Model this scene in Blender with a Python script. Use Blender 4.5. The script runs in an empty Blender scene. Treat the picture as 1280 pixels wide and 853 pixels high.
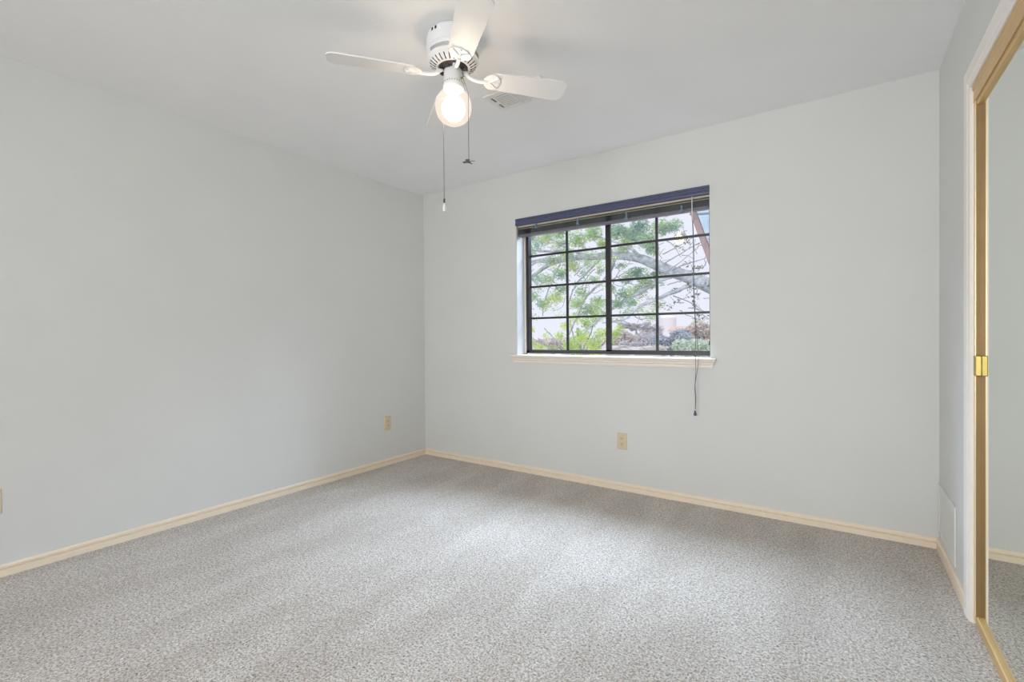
import bpy, bmesh, math, random
from mathutils import Vector, Matrix, noise
random.seed(7)
PI = math.pi
sc = bpy.context.scene
COL = sc.collection

# ------------------------------------------------------------------ camera
FPX = 594.863
CAM = Vector((0.0, 0.0, 1.10466))
FWD = Vector((-0.5684845, 0.82264251, -0.00920233))
RGT = Vector((0.82269216, 0.56842417, -0.00846007))
UPV = Vector((0.00172878, 0.0123801, 0.99992187))
cd = bpy.data.cameras.new('camera')
cam = bpy.data.objects.new('camera', cd); COL.objects.link(cam)
cd.sensor_width = 36.0; cd.sensor_fit = 'HORIZONTAL'; cd.lens = FPX / 1280 * 36.0
cd.clip_start = 0.02; cd.clip_end = 500
M3 = Matrix((RGT, UPV, -FWD)).transposed()
cam.matrix_world = Matrix.Translation(CAM) @ M3.to_4x4()
sc.camera = cam

def at(px, py, Y):
    """world point where the sight line of pixel (px, py) meets the depth plane y = Y"""
    d = FWD + RGT * ((px - 640) / FPX) - UPV * ((py - 426.5) / FPX)
    return CAM + d * (Y / d.y)

# ------------------------------------------------------------------ world, lights, exposure
sc.view_settings.view_transform = 'Standard'
sc.view_settings.look = 'None'
sc.view_settings.gamma = 1.0
sc.view_settings.use_curve_mapping = False
sc.view_settings.exposure = 0.27
sc.cycles.use_denoising = True
sc.cycles.max_bounces = 14
sc.cycles.diffuse_bounces = 8
sc.cycles.glossy_bounces = 5
sc.cycles.transmission_bounces = 8
sc.cycles.transparent_max_bounces = 16
sc.cycles.sample_clamp_indirect = 6.0
SKY_COL = (0.80, 0.80, 0.92)
SKY_STRENGTH = 0.97
DAY_W, DAY_COL = 2080.0, (0.65, 0.79, 1.0)
FILL_W, FILL_COL = 44.0, (0.955, 0.98, 1.0)
BULB_STRENGTH, BULB_COL = 38.0, (1.0, 0.82, 0.62)

w = bpy.data.worlds.new('sky'); sc.world = w; w.use_nodes = True
bg = w.node_tree.nodes['Background']
bg.inputs[0].default_value = (*SKY_COL, 1); bg.inputs[1].default_value = SKY_STRENGTH

def area(name, loc, target, sx, sy, watts, col, spread=180):
    l = bpy.data.lights.new(name, 'AREA'); l.shape = 'RECTANGLE'; l.size = sx; l.size_y = sy
    l.energy = watts; l.color = col; l.spread = math.radians(spread)
    o = bpy.data.objects.new(name, l); COL.objects.link(o); o.location = loc
    o.rotation_euler = (Vector(target) - Vector(loc)).to_track_quat('-Z', 'Y').to_euler()
    return o
# daylight falling from the open sky above the trees through the window
area('daylight', (-2.5, 5.5, 4.4), (-1.7, 2.5, 3.4), 7.6, 2.3, DAY_W, DAY_COL)
# broad soft fill added from behind the house to brighten the trees outside
sl_ = bpy.data.lights.new('garden_fill', 'SUN'); sl_.energy = 1.5; sl_.angle = math.radians(80); sl_.color = (1.0, 0.98, 0.96)
so_ = bpy.data.objects.new('garden_fill', sl_); COL.objects.link(so_); so_.location = (0, -6, 9); so_.rotation_euler = Vector((-0.15, 0.80, -0.62)).to_track_quat('-Z', 'Y').to_euler()
# unseen soft fill added behind the camera to brighten the room
area('room_fill', (-0.85, -2.2, 1.35), (-0.7, 3.2, 1.15), 1.5, 1.9, FILL_W, FILL_COL, 140)

# ------------------------------------------------------------------ helpers
def tag(o, label=None, cat=None, group=None, kind=None):
    if label: o['label'] = label
    if cat: o['category'] = cat
    if group: o['group'] = group
    if kind: o['kind'] = kind
    return o

def obj(name, bm, m, parent=None, smooth=False, bevel=0.0, seg=2):
    me = bpy.data.meshes.new(name)
    bmesh.ops.recalc_face_normals(bm, faces=bm.faces)
    bm.to_mesh(me); bm.free()
    o = bpy.data.objects.new(name, me); COL.objects.link(o)
    if m: me.materials.append(m)
    if smooth:
        for p in me.polygons: p.use_smooth = True
    if bevel:
        b = o.modifiers.new('bevel', 'BEVEL'); b.width = bevel; b.segments = seg; b.limit_method = 'ANGLE'
        b.angle_limit = math.radians(40)
    if smooth:
        e = o.modifiers.new('split', 'EDGE_SPLIT'); e.split_angle = math.radians(42)
    if parent: o.parent = parent
    return o

def empty(name, loc, label, cat, group=None, rz=0):
    o = bpy.data.objects.new(name, None); COL.objects.link(o); o.location = loc
    o.rotation_euler = (0, 0, rz); o.empty_display_size = 0.1
    return tag(o, label, cat, group)

def box(bm, x0, x1, y0, y1, z0, z1, mat=None):
    vs = [bm.verts.new((x, y, z)) for x in (x0, x1) for y in (y0, y1) for z in (z0, z1)]
    if mat:
        for v in vs: v.co = mat @ v.co
    for f in ((0, 1, 3, 2), (4, 6, 7, 5), (0, 4, 5, 1), (2, 3, 7, 6), (0, 2, 6, 4), (1, 5, 7, 3)):
        bm.faces.new([vs[i] for i in f])
    return vs

def lathe(bm, prof, seg=48, cap=True, c=(0, 0)):
    rings = []
    for r, z in prof:
        rings.append([bm.verts.new((c[0] + r * math.cos(2 * PI * i / seg), c[1] + r * math.sin(2 * PI * i / seg), z)) for i in range(seg)])
    for a, b in zip(rings, rings[1:]):
        for i in range(seg):
            bm.faces.new((a[i], a[(i + 1) % seg], b[(i + 1) % seg], b[i]))
    if cap:
        bm.faces.new(rings[0]); bm.faces.new(rings[-1])

def tube(bm, pts, rad, seg=8, cap=True):
    pts = [Vector(p) for p in pts]
    if not isinstance(rad, (list, tuple)): rad = [rad] * len(pts)
    rings = []; ref = None
    for i, p in enumerate(pts):
        t = (pts[min(i + 1, len(pts) - 1)] - pts[max(i - 1, 0)]).normalized()
        if ref is None:
            ref = Vector((0, 0, 1)) if abs(t.z) < 0.9 else Vector((1, 0, 0))
        u = (ref - t * ref.dot(t)).normalized(); v = t.cross(u); ref = u
        rings.append([bm.verts.new(p + (u * math.cos(2 * PI * k / seg) + v * math.sin(2 * PI * k / seg)) * rad[i]) for k in range(seg)])
    for a, b in zip(rings, rings[1:]):
        for k in range(seg):
            bm.faces.new((a[k], a[(k + 1) % seg], b[(k + 1) % seg], b[k]))
    if cap:
        bm.faces.new(rings[0]); bm.faces.new(rings[-1])

def sweep(bm, prof, p0, p1, out, up=Vector((0, 0, 1)), close=True):
    """extrude a profile [(offset along out, offset along up)] from p0 to p1"""
    p0, p1 = Vector(p0), Vector(p1); out = Vector(out)
    a = [bm.verts.new(p0 + out * u + up * v) for u, v in prof]
    b = [bm.verts.new(p1 + out * u + up * v) for u, v in prof]
    n = len(prof)
    for i in range(n):
        bm.faces.new((a[i], a[(i + 1) % n], b[(i + 1) % n], b[i]))
    bm.faces.new(a); bm.faces.new(b)

def catmull(pts, n=5):
    P = [Vector(p) for p in pts]; P = [P[0] * 2 - P[1]] + P + [P[-1] * 2 - P[-2]]
    out = []
    for i in range(1, len(P) - 2):
        for k in range(n):
            t = k / n
            out.append(0.5 * ((2 * P[i]) + (P[i + 1] - P[i - 1]) * t + (2 * P[i - 1] - 5 * P[i] + 4 * P[i + 1] - P[i + 2]) * t * t
                              + (3 * P[i] - P[i - 1] - 3 * P[i + 1] + P[i + 2]) * t ** 3))
    out.append(P[-2]); return out

# ------------------------------------------------------------------ materials
def newmat(name):
    m = bpy.data.materials.new(name); m.use_nodes = True
    return m, m.node_tree.nodes, m.node_tree.links, m.node_tree.nodes['Principled BSDF']

def mat(name, col, rough=0.5, metal=0.0, spec=0.5, vary=0.04, scale=30.0, bump=0.0, bscale=200.0):
    m, N, L, b = newmat(name)
    b.inputs['Roughness'].default_value = rough; b.inputs['Metallic'].default_value = metal
    b.inputs['Specular IOR Level'].default_value = spec
    tc = N.new('ShaderNodeTexCoord'); nz = N.new('ShaderNodeTexNoise'); nz.inputs['Scale'].default_value = scale
    L.new(tc.outputs['Object'], nz.inputs['Vector'])
    r = N.new('ShaderNodeValToRGB')
    r.color_ramp.elements[0].position = 0.3; r.color_ramp.elements[1].position = 0.7
    r.color_ramp.elements[0].color = (*[max(0, c * (1 - vary)) for c in col], 1)
    r.color_ramp.elements[1].color = (*[min(1, c * (1 + vary)) for c in col], 1)
    L.new(nz.outputs[0], r.inputs[0]); L.new(r.outputs[0], b.inputs['Base Color'])
    if bump:
        n2 = N.new('ShaderNodeTexNoise'); n2.inputs['Scale'].default_value = bscale; n2.inputs['Detail'].default_value = 3
        L.new(tc.outputs['Object'], n2.inputs['Vector'])
        bp = N.new('ShaderNodeBump'); bp.inputs['Strength'].default_value = bump; bp.inputs['Distance'].default_value = 0.004
        L.new(n2.outputs[0], bp.inputs['Height']); L.new(bp.outputs[0], b.inputs['Normal'])
    return m

M_wall = mat('wall_paint', (0.705, 0.708, 0.692), 0.75, spec=0.2, vary=0.012, scale=3, bump=0.10, bscale=90)
M_ceil = mat('ceiling_paint', (0.87, 0.87, 0.875), 0.85, spec=0.15, vary=0.01, scale=4, bump=0.16, bscale=60)
M_trim = mat('cream_trim', (0.88, 0.76, 0.61), 0.42, vary=0.02)
M_casing = mat('casing_paint', (0.91, 0.86, 0.81), 0.38, vary=0.015)
M_sill = mat('sill_paint', (0.87, 0.79, 0.71), 0.42, vary=0.02)
M_jamb = mat('window_reveal_paint', (0.62, 0.625, 0.63), 0.6, vary=0.01)
M_gold = mat('gold_metal', (0.72, 0.50, 0.24), 0.42, metal=0.55, vary=0.04, scale=12)
M_lip = mat('lit_gold_edge', (0.82, 0.66, 0.40), 0.4, metal=0.4, vary=0.02)  # paler gold painted as the lit front of the stile
M_stile = mat('shaded_gold_stile', (0.31, 0.19, 0.08), 0.5, metal=0.35, vary=0.05, scale=12)  # gold darkened to imitate the dim room reflected in its side
M_brass = mat('bright_brass', (0.44, 0.34, 0.11), 0.42, metal=0.9, vary=0.03)
M_white = mat('white_enamel', (0.80, 0.805, 0.815), 0.35, vary=0.01)
M_blade = mat('white_blade', (0.86, 0.85, 0.84), 0.45, vary=0.015, scale=8)
M_dark = mat('dark_gap', (0.035, 0.03, 0.028), 0.6, vary=0.1)
M_motor = mat('dark_motor', (0.07, 0.055, 0.05), 0.45, metal=0.3, vary=0.3, scale=40)
M_bronze = mat('bronze_aluminium', (0.035, 0.032, 0.034), 0.35, metal=0.2, vary=0.08)
M_navy = mat('navy_blind', (0.075, 0.085, 0.16), 0.33, vary=0.05)
M_slat = mat('dark_slat', (0.06, 0.075, 0.085), 0.3, vary=0.1)
M_rail = mat('blind_rail', (0.16, 0.155, 0.19), 0.3, vary=0.05)
M_head = mat('cream_headrail', (0.62, 0.57, 0.47), 0.4, vary=0.03)
M_cordlock = mat('blue_grey_plastic', (0.17, 0.23, 0.30), 0.4, vary=0.05)
M_cord = mat('grey_cord', (0.10, 0.11, 0.14), 0.6, vary=0.1)
M_wand = mat('pale_wand', (0.72, 0.72, 0.72), 0.3, vary=0.02)
M_plate = mat('almond_plate', (0.70, 0.58, 0.40), 0.35, vary=0.015)
M_slot = mat('outlet_slot', (0.10, 0.075, 0.05), 0.6, vary=0.1)
M_chain = mat('dull_chain', (0.16, 0.15, 0.145), 0.55, metal=0.3, vary=0.1)
M_vent = mat('vent_white', (0.80, 0.80, 0.79), 0.45, vary=0.01)
M_ventin = mat('vent_inside', (0.20, 0.20, 0.20), 0.7, vary=0.05)
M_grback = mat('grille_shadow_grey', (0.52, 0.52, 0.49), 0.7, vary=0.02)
M_grille = mat('painted_grille', (0.74, 0.74, 0.71), 0.6, vary=0.012)

def carpet_mat():
    m, N, L, b = newmat('carpet')
    b.inputs['Roughness'].default_value = 1.0; b.inputs['Specular IOR Level'].default_value = 0.05
    b.inputs['Sheen Weight'].default_value = 0.25; b.inputs['Sheen Roughness'].default_value = 0.6
    tc = N.new('ShaderNodeTexCoord')
    n1 = N.new('ShaderNodeTexNoise'); n1.inputs['Scale'].default_value = 135; n1.inputs['Detail'].default_value = 3.0; n1.inputs['Roughness'].default_value = 0.65
    n1.inputs['Distortion'].default_value = 0.6
    L.new(tc.outputs['Object'], n1.inputs['Vector'])
    r = N.new('ShaderNodeValToRGB'); cr = r.color_ramp
    cr.elements[0].position = 0.30; cr.elements[0].color = (0.085, 0.068, 0.054, 1)
    cr.elements[1].position = 0.74; cr.elements[1].color = (0.91, 0.86, 0.81, 1)
    e = cr.elements.new(0.40); e.color = (0.31, 0.275, 0.24, 1)
    e = cr.elements.new(0.50); e.color = (0.585, 0.535, 0.487, 1)
    e = cr.elements.new(0.60); e.color = (0.735, 0.682, 0.628, 1)
    L.new(n1.outputs[0], r.inputs[0])
    # coloured flecks
    v = N.new('ShaderNodeTexVoronoi'); v.inputs['Scale'].default_value = 120
    L.new(tc.outputs['Object'], v.inputs['Vector'])
    hs = N.new('ShaderNodeSeparateColor'); L.new(v.outputs['Color'], hs.inputs[0])
    fr = N.new('ShaderNodeValToRGB'); fr.color_ramp.elements[0].position = 0.86; fr.color_ramp.elements[1].position = 0.9
    fr.color_ramp.elements[1].color = (0.55, 0.55, 0.55, 1)
    L.new(hs.outputs[0], fr.inputs[0])
    mx = N.new('ShaderNodeMixRGB'); mx.inputs['Color2'].default_value = (0.40, 0.31, 0.23, 1)
    L.new(fr.outputs[0], mx.inputs['Fac']); L.new(r.outputs[0], mx.inputs['Color1'])
    # vacuum tracks: large soft pile direction patches
    mp = N.new('ShaderNodeMapping'); mp.inputs['Scale'].default_value = (2.4, 0.8, 1); mp.inputs['Rotation'].default_value = (0, 0, 0.5)
    L.new(tc.outputs['Object'], mp.inputs[0])
    n3 = N.new('ShaderNodeTexNoise'); n3.inputs['Scale'].default_value = 1.6; n3.inputs['Detail'].default_value = 2
    L.new(mp.outputs[0], n3.inputs['Vector'])
    r3 = N.new('ShaderNodeValToRGB'); r3.color_ramp.elements[0].position = 0.42; r3.color_ramp.elements[1].position = 0.58
    r3.color_ramp.elements[0].color = (0.89, 0.875, 0.86, 1); r3.color_ramp.elements[1].color = (1, 1, 1, 1)
    L.new(n3.outputs[0], r3.inputs[0])
    ml = N.new('ShaderNodeMixRGB'); ml.blend_type = 'MULTIPLY'; ml.inputs['Fac'].default_value = 1
    L.new(mx.outputs[0], ml.inputs['Color1']); L.new(r3.outputs[0], ml.inputs['Color2'])
    L.new(ml.outputs[0], b.inputs['Base Color'])
    bp = N.new('ShaderNodeBump'); bp.inputs['Strength'].default_value = 0.7; bp.inputs['Distance'].default_value = 0.008
    L.new(n1.outputs[0], bp.inputs['Height']); L.new(bp.outputs[0], b.inputs['Normal'])
    return m
M_carpet = carpet_mat()

def mirror_mat():
    m, N, L, b = newmat('mirror_glass')
    b.inputs['Base Color'].default_value = (0.84, 0.87, 0.81, 1); b.inputs['Metallic'].default_value = 1.0
    b.inputs['Roughness'].default_value = 0.0
    return m
M_mirror = mirror_mat()

def pane_mat():
    m, N, L, b = newmat('window_glass')
    N.remove(b); out = N['Material Output']
    t = N.new('ShaderNodeBsdfTransparent'); t.inputs[0].default_value = (0.97, 0.985, 0.98, 1)
    g = N.new('ShaderNodeBsdfGlossy'); g.inputs['Roughness'].default_value = 0.0
    fz = N.new('ShaderNodeFresnel'); fz.inputs[0].default_value = 1.45
    ge = N.new('ShaderNodeNewGeometry'); io = N.new('ShaderNodeMix')       # same index of refraction from both sides of the pane
    io.inputs['A'].default_value = 1.45; io.inputs['B'].default_value = 1 / 1.45
    L.new(ge.outputs['Backfacing'], io.inputs['Factor']); L.new(io.outputs['Result'], fz.inputs[0])
    mx = N.new('ShaderNodeMixShader')
    L.new(fz.outputs[0], mx.inputs[0]); L.new(t.outputs[0], mx.inputs[1]); L.new(g.outputs[0], mx.inputs[2])
    L.new(mx.outputs[0], out.inputs[0]); return m
M_pane = pane_mat()

def shade_mat():
    m, N, L, b = newmat('lamp_glass')
    N.remove(b); out = N['Material Output']
    t = N.new('ShaderNodeBsdfTransparent'); t.inputs[0].default_value = (1, 0.97, 0.93, 1)
    e = N.new('ShaderNodeEmission'); e.inputs[0].default_value = (1.0, 0.88, 0.77, 1); e.inputs[1].default_value = 0.92
    g = N.new('ShaderNodeBsdfGlossy'); g.inputs['Roughness'].default_value = 0.12
    d = N.new('ShaderNodeBsdfTranslucent'); d.inputs[0].default_value = (0.9, 0.85, 0.8, 1)
    a1 = N.new('ShaderNodeMixShader'); a1.inputs[0].default_value = 0.55
    L.new(t.outputs[0], a1.inputs[1]); L.new(e.outputs[0], a1.inputs[2])
    a2 = N.new('ShaderNodeMixShader'); a2.inputs[0].default_value = 0.07
    L.new(a1.outputs[0], a2.inputs[1]); L.new(g.outputs[0], a2.inputs[2])
    L.new(a2.outputs[0], out.inputs[0]); return m
M_shade = shade_mat()

def emis_mat(name, col, s):
    m, N, L, b = newmat(name)
    b.inputs['Emission Color'].default_value = (*col, 1); b.inputs['Emission Strength'].default_value = s
    b.inputs['Base Color'].default_value = (0.9, 0.88, 0.85, 1); return m
M_bulb = emis_mat('glowing_bulb', BULB_COL, BULB_STRENGTH)

def crystal_mat():
    m, N, L, b = newmat('clear_crystal')
    b.inputs['Base Color'].default_value = (0.95, 0.95, 0.95, 1); b.inputs['Roughness'].default_value = 0.1
    b.inputs['Transmission Weight'].default_value = 0.4; return m
M_crystal = crystal_mat()

def leaf_mat(name, stops, scale=1.3, trans=0.35):
    m, N, L, b = newmat(name); out = N['Material Output']
    tc = N.new('ShaderNodeTexCoord'); nz = N.new('ShaderNodeTexNoise'); nz.inputs['Scale'].default_value = scale; nz.inputs['Detail'].default_value = 6
    nz.inputs['Roughness'].default_value = 0.75
    L.new(tc.outputs['Object'], nz.inputs['Vector'])
    r = N.new('ShaderNodeValToRGB'); cr = r.color_ramp
    cr.elements[0].position = stops[0][0]; cr.elements[0].color = (*stops[0][1], 1)
    cr.elements[1].position = stops[-1][0]; cr.elements[1].color = (*stops[-1][1], 1)
    for p, c in stops[1:-1]:
        e = cr.elements.new(p); e.color = (*c, 1)
    L.new(nz.outputs[0], r.inputs[0]); L.new(r.outputs[0], b.inputs['Base Color'])
    b.inputs['Roughness'].default_value = 0.6; b.inputs['Specular IOR Level'].default_value = 0.2
    t = N.new('ShaderNodeBsdfTranslucent'); L.new(r.outputs[0], t.inputs[0])
    mx = N.new('ShaderNodeMixShader'); mx.inputs[0].default_value = trans
    L.new(b.outputs[0], mx.inputs[1]); L.new(t.outputs[0], mx.inputs[2]); L.new(mx.outputs[0], out.inputs[0])
    return m
M_leaf = leaf_mat('oak_leaves', [(0.30, (0.26, 0.38, 0.34)), (0.43, (0.38, 0.52, 0.43)), (0.53, (0.52, 0.66, 0.38)), (0.63, (0.74, 0.80, 0.32)), (0.72, (0.90, 0.72, 0.42))])
M_leaf2 = leaf_mat('yellow_green_leaves', [(0.30, (0.38, 0.54, 0.26)), (0.45, (0.60, 0.77, 0.28)), (0.58, (0.83, 0.93, 0.38)), (0.72, (0.93, 0.93, 0.60))])
M_leafd = leaf_mat('sparse_dark_leaves', [(0.3, (0.16, 0.14, 0.12)), (0.7, (0.30, 0.30, 0.22))])
M_far = [leaf_mat('haze_grey_leaves', [(0.3, (0.58, 0.58, 0.63)), (0.7, (0.76, 0.75, 0.78))], 0.5),  # grey, blue and brown leaves carry painted distance haze
         leaf_mat('haze_blue_leaves', [(0.3, (0.48, 0.53, 0.61)), (0.7, (0.64, 0.68, 0.74))], 0.5),
         leaf_mat('haze_brown_leaves', [(0.3, (0.66, 0.61, 0.60)), (0.7, (0.82, 0.75, 0.71))], 0.5),
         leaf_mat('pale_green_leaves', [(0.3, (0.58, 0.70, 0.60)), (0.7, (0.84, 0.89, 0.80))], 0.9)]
M_bark = mat('grey_bark', (0.38, 0.40, 0.42), 0.85, vary=0.35, scale=14, bump=0.5, bscale=30)
M_twig = mat('dark_twig', (0.30, 0.28, 0.28), 0.85, vary=0.2)
M_brace = mat('red_brown_wood', (0.17, 0.105, 0.095), 0.6, vary=0.2, scale=9)
M_soffit = mat('blue_grey_boards', (0.33, 0.37, 0.40), 0.6, vary=0.1, scale=6)
M_ground = mat('dry_hillside', (0.50, 0.46, 0.40), 0.95, vary=0.25, scale=0.2)
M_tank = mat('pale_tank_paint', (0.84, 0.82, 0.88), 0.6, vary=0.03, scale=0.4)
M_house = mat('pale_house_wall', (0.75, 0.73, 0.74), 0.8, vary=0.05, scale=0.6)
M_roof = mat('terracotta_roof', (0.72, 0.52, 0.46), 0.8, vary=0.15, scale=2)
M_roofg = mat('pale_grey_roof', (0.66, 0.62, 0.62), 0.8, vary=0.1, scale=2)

# ------------------------------------------------------------------ room shell
XL, XR, YB, YR, H = -3.2387, 0.4131, 3.2334, -2.40, 2.44
WX0, WX1, WZ0, WZ1 = -2.185, -0.690, 0.955, 2.066     # window opening
WT = 0.17                                              # thickness of the window wall
CY0, CY1, CZ1 = 0.30, 2.475, 2.03                      # closet opening

def struct(name, bm, m, parent=None, **k):
    o = obj(name, bm, m, parent, **k); o['kind'] = 'structure'; return o

bm = bmesh.new(); box(bm, XL - .12, XR + .8, YR - .12, YB + WT, -.06, 0); struct('floor', bm, M_carpet)
bm = bmesh.new(); box(bm, XL - .12, XR + .8, YR - .12, YB + WT, H, H + .1); struct('ceiling', bm, M_ceil)
bm = bmesh.new(); box(bm, XL - .12, XL, YR - .12, YB, 0, H); struct('wall_left', bm, M_wall)
bm = bmesh.new(); box(bm, XL - .12, XR + .8, YR - .12, YR, 0, H); struct('wall_rear', bm, M_wall)

def wall_with_hole(axis, a0, a1, h0, h1, z0, z1, t0, t1):
    """one closed wall slab with a rectangular opening"""
    bm = bmesh.new()
    us = [a0, h0, h1, a1]; zs = [0, z0, z1, H]
    def P(u, t, z): return (u, t, z) if axis == 'x' else (t, u, z)
    g = {}
    def V(i, t, k):
        key = (i, t, k)
        if key not in g: g[key] = bm.verts.new(P(us[i], t, zs[k]))
        return g[key]
    for i in range(3):
        for k in range(3):
            if i == 1 and k == 1: continue
            if zs[k] == zs[k + 1]: continue
            for t in (t0, t1):
                bm.faces.new((V(i, t, k), V(i + 1, t, k), V(i + 1, t, k + 1), V(i, t, k + 1)))
    def q(i0, k0, i1, k1): bm.faces.new((V(i0, t0, k0), V(i1, t0, k1), V(i1, t1, k1), V(i0, t1, k0)))
    for i in range(3): q(i, 3, i + 1, 3)
    for i in range(3):
        if zs[0] != zs[1] or i != 1: q(i, 0, i + 1, 0)
    for k in range(3):
        if zs[k] != zs[k + 1]: q(0, k, 0, k + 1); q(3, k, 3, k + 1)
    if zs[0] != zs[1]: q(1, 1, 2, 1)
    q(1, 2, 2, 2); q(1, 1, 1, 2); q(2, 1, 2, 2)
    bmesh.ops.remove_doubles(bm, verts=bm.verts, dist=1e-5)
    return bm
struct('wall_back', wall_with_hole('x', XL - .12, XR + .8, WX0, WX1, WZ0, WZ1, YB, YB + WT), M_wall)
# closet wall: opening reaches the floor
bm = bmesh.new()
box(bm, XR, XR + .12, CY1, YB, 0, H); box(bm, XR, XR + .12, YR, CY0, 0, H); box(bm, XR, XR + .12, CY0, CY1, CZ1, H)
bmesh.ops.remove_doubles(bm, verts=bm.verts, dist=1e-5)
struct('wall_right', bm, M_wall)
bm = bmesh.new(); box(bm, XR + .7, XR + .8, YR, YB, 0, H); struct('wall_closet', bm, M_wall)

# baseboards
BBP = [(0, -.01), (0.013, -.01), (0.013, 0.030), (0.0035, 0.0325), (0.0035, 0.0375), (0.0125, 0.040), (0.0115, 0.049), (0.006, 0.055), (0, 0.055)]
bm = bmesh.new(); sweep(bm, BBP, (XL, YR, 0), (XL, YB, 0), (1, 0, 0)); struct('baseboard_left', bm, M_trim)
bm = bmesh.new(); sweep(bm, BBP, (XL, YB, 0), (XR, YB, 0), (0, -1, 0)); struct('baseboard_back', bm, M_trim)
bm = bmesh.new(); sweep(bm, BBP, (XR, 2.567, 0), (XR, YB, 0), (-1, 0, 0)); struct('baseboard_right', bm, M_trim)

# closet casing (trim_1): a moulded board up, over and down the other side
CW, CT = 0.088, 0.0155
CP = [(0, 0), (CT * .62, 0), (CT, 0.012), (CT, 0.060), (CT * .8, 0.066), (CT * .8, 0.072), (CT * .66, 0.080), (CT * .66, CW), (0, CW)]
bm = bmesh.new()
path = [(CY1, -.0), (CY1, CZ1), (CY0, CZ1), (CY0, 0)]
def casing_ring(y, z, dy, dz):
    return [bm.verts.new((XR - t, y + dy * (CW - u), z + dz * (CW - u))) for t, u in CP]
rings = [casing_ring(CY1, 0, 1, 0), casing_ring(CY1, CZ1, 1, 1), casing_ring(CY0, CZ1, -1, 1), casing_ring(CY0, 0, -1, 0)]
for a, b in zip(rings, rings[1:]):
    for i in range(len(CP)):
        bm.faces.new((a[i], a[(i + 1) % len(CP)], b[(i + 1) % len(CP)], b[i]))
bm.faces.new(rings[0]); bm.faces.new(rings[-1])
struct('trim_1', bm, M_casing)

# jamb lining inside the closet opening (trim_4)
bm = bmesh.new(); box(bm, XR, XR + .12, CY1 - .006, CY1 + .0, 0, CZ1); struct('trim_4', bm, M_casing)
# gold top track fascia and gold floor track
bm = bmesh.new()
sweep(bm, [(0, 1.968), (0.004, 1.968), (0.004, 2.012), (0.0075, 2.016), (0.0075, 2.0285), (0, 2.0285)], (.4155, CY0, 0), (.4155, CY1 - .006, 0), (-1, 0, 0))
box(bm, .4155, .50, CY0, CY1 - .006, 2.024, 2.0285)
struct('trim_2', bm, M_gold)
bm = bmesh.new()
sweep(bm, [(0, 0), (.003, .016), (.007, .018), (.010, .012), (.014, .012), (.017, .018), (.021, .016), (.024, .012), (.055, .012), (.055, 0)], (.418, CY0, 0), (.418, CY1 - .006, 0), (1, 0, 0))
struct('trim_3', bm, M_gold)

# mirrored sliding closet doors
def mirror_door(name, x, y0, y1, handle):
    z0, z1 = 0.019, 1.972
    bm = bmesh.new(); box(bm, x + .011, x + .016, y0 + .01, y1 - .01, z0 + .01, z1 - .01)
    d = struct(name, bm, M_mirror)
    for yy, s in ((y1, -1), (y0, 1)):
        bm = bmesh.new()
        sweep(bm, [(0, 0), (0.003, -.002), (0.011, -.002), (.014, 0), (.014, .019 * 1), (0, .019)], (x + .012, yy, z0), (x + .012, yy, z1), (-1, 0, 0), up=Vector((0, s, 0)))
        o = obj('door_stile', bm, M_stile, d)
        bm = bmesh.new(); ya, yb = sorted((yy + s * .0005, yy + s * .0200)); box(bm, x - .0048, x - .0018, ya, yb, z0, z1)
        e_ = obj('front_edge', bm, M_lip, o); e_['label'] = 'stile front edge painted a lit pale gold'
    for zz, s in ((z0, 1), (z1, -1)):
        bm = bmesh.new()
        sweep(bm, [(0, 0), (0.011, 0), (.013, .003), (.013, .016), (.009, .020), (0, .020)], (x + .012, y0 + .019, zz), (x + .012, y1 - .019, zz), (-1, 0, 0), up=Vector((0, 0, s)))
        obj('door_rail', bm, M_gold, d)
    if handle:
        bm = bmesh.new(); box(bm, x - .0065, x + .012, y1 - .034, y1 - .002, .943, 1.019)
        h = obj('pull_handle', bm, M_brass, d, bevel=.003); h['label'] = 'small bright brass finger pull'
    return d
mirror_door('door_1', .4175, 1.28, CY1 - .007, True)
mirror_door('door_2', .440, CY0 + .002, 1.33, False)

# ------------------------------------------------------------------ window
WY = YB + 0.128                       # room-side face of the aluminium frame
# reveal lining
bm = bmesh.new()
box(bm, WX0, WX0 + .004, YB + .0, WY, WZ0, WZ1)
win = None
wz0, wz1 = 0.972, 2.05
bm = bmesh.new()
fx0, fx1, fz0, fz1, fw = WX0 + .012, WX1 - .004, .966, WZ1, .026
for a in ((fx0, fx0 + fw, fz0, fz1), (fx1 - fw, fx1, fz0, fz1), (fx0, fx1, fz0, fz0 + .022), (fx0, fx1, fz1 - .03, fz1)):
    box(bm, a[0], a[1], WY, WY + .045, a[2], a[3])
win = struct('window_1', bm, M_bronze)
bm = bmesh.new(); box(bm, WX0, WX0 + .003, YB + .002, WY + .03, WZ0, WZ1); obj('window_reveal', bm, M_jamb, win)
bm = bmesh.new(); box(bm, WX0 + .002, WX0 + .012, WY - .012, WY + .03, WZ0 + .01, WZ1); obj('stop_bead', bm, M_sill, win)
xm = -1.4415
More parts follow.
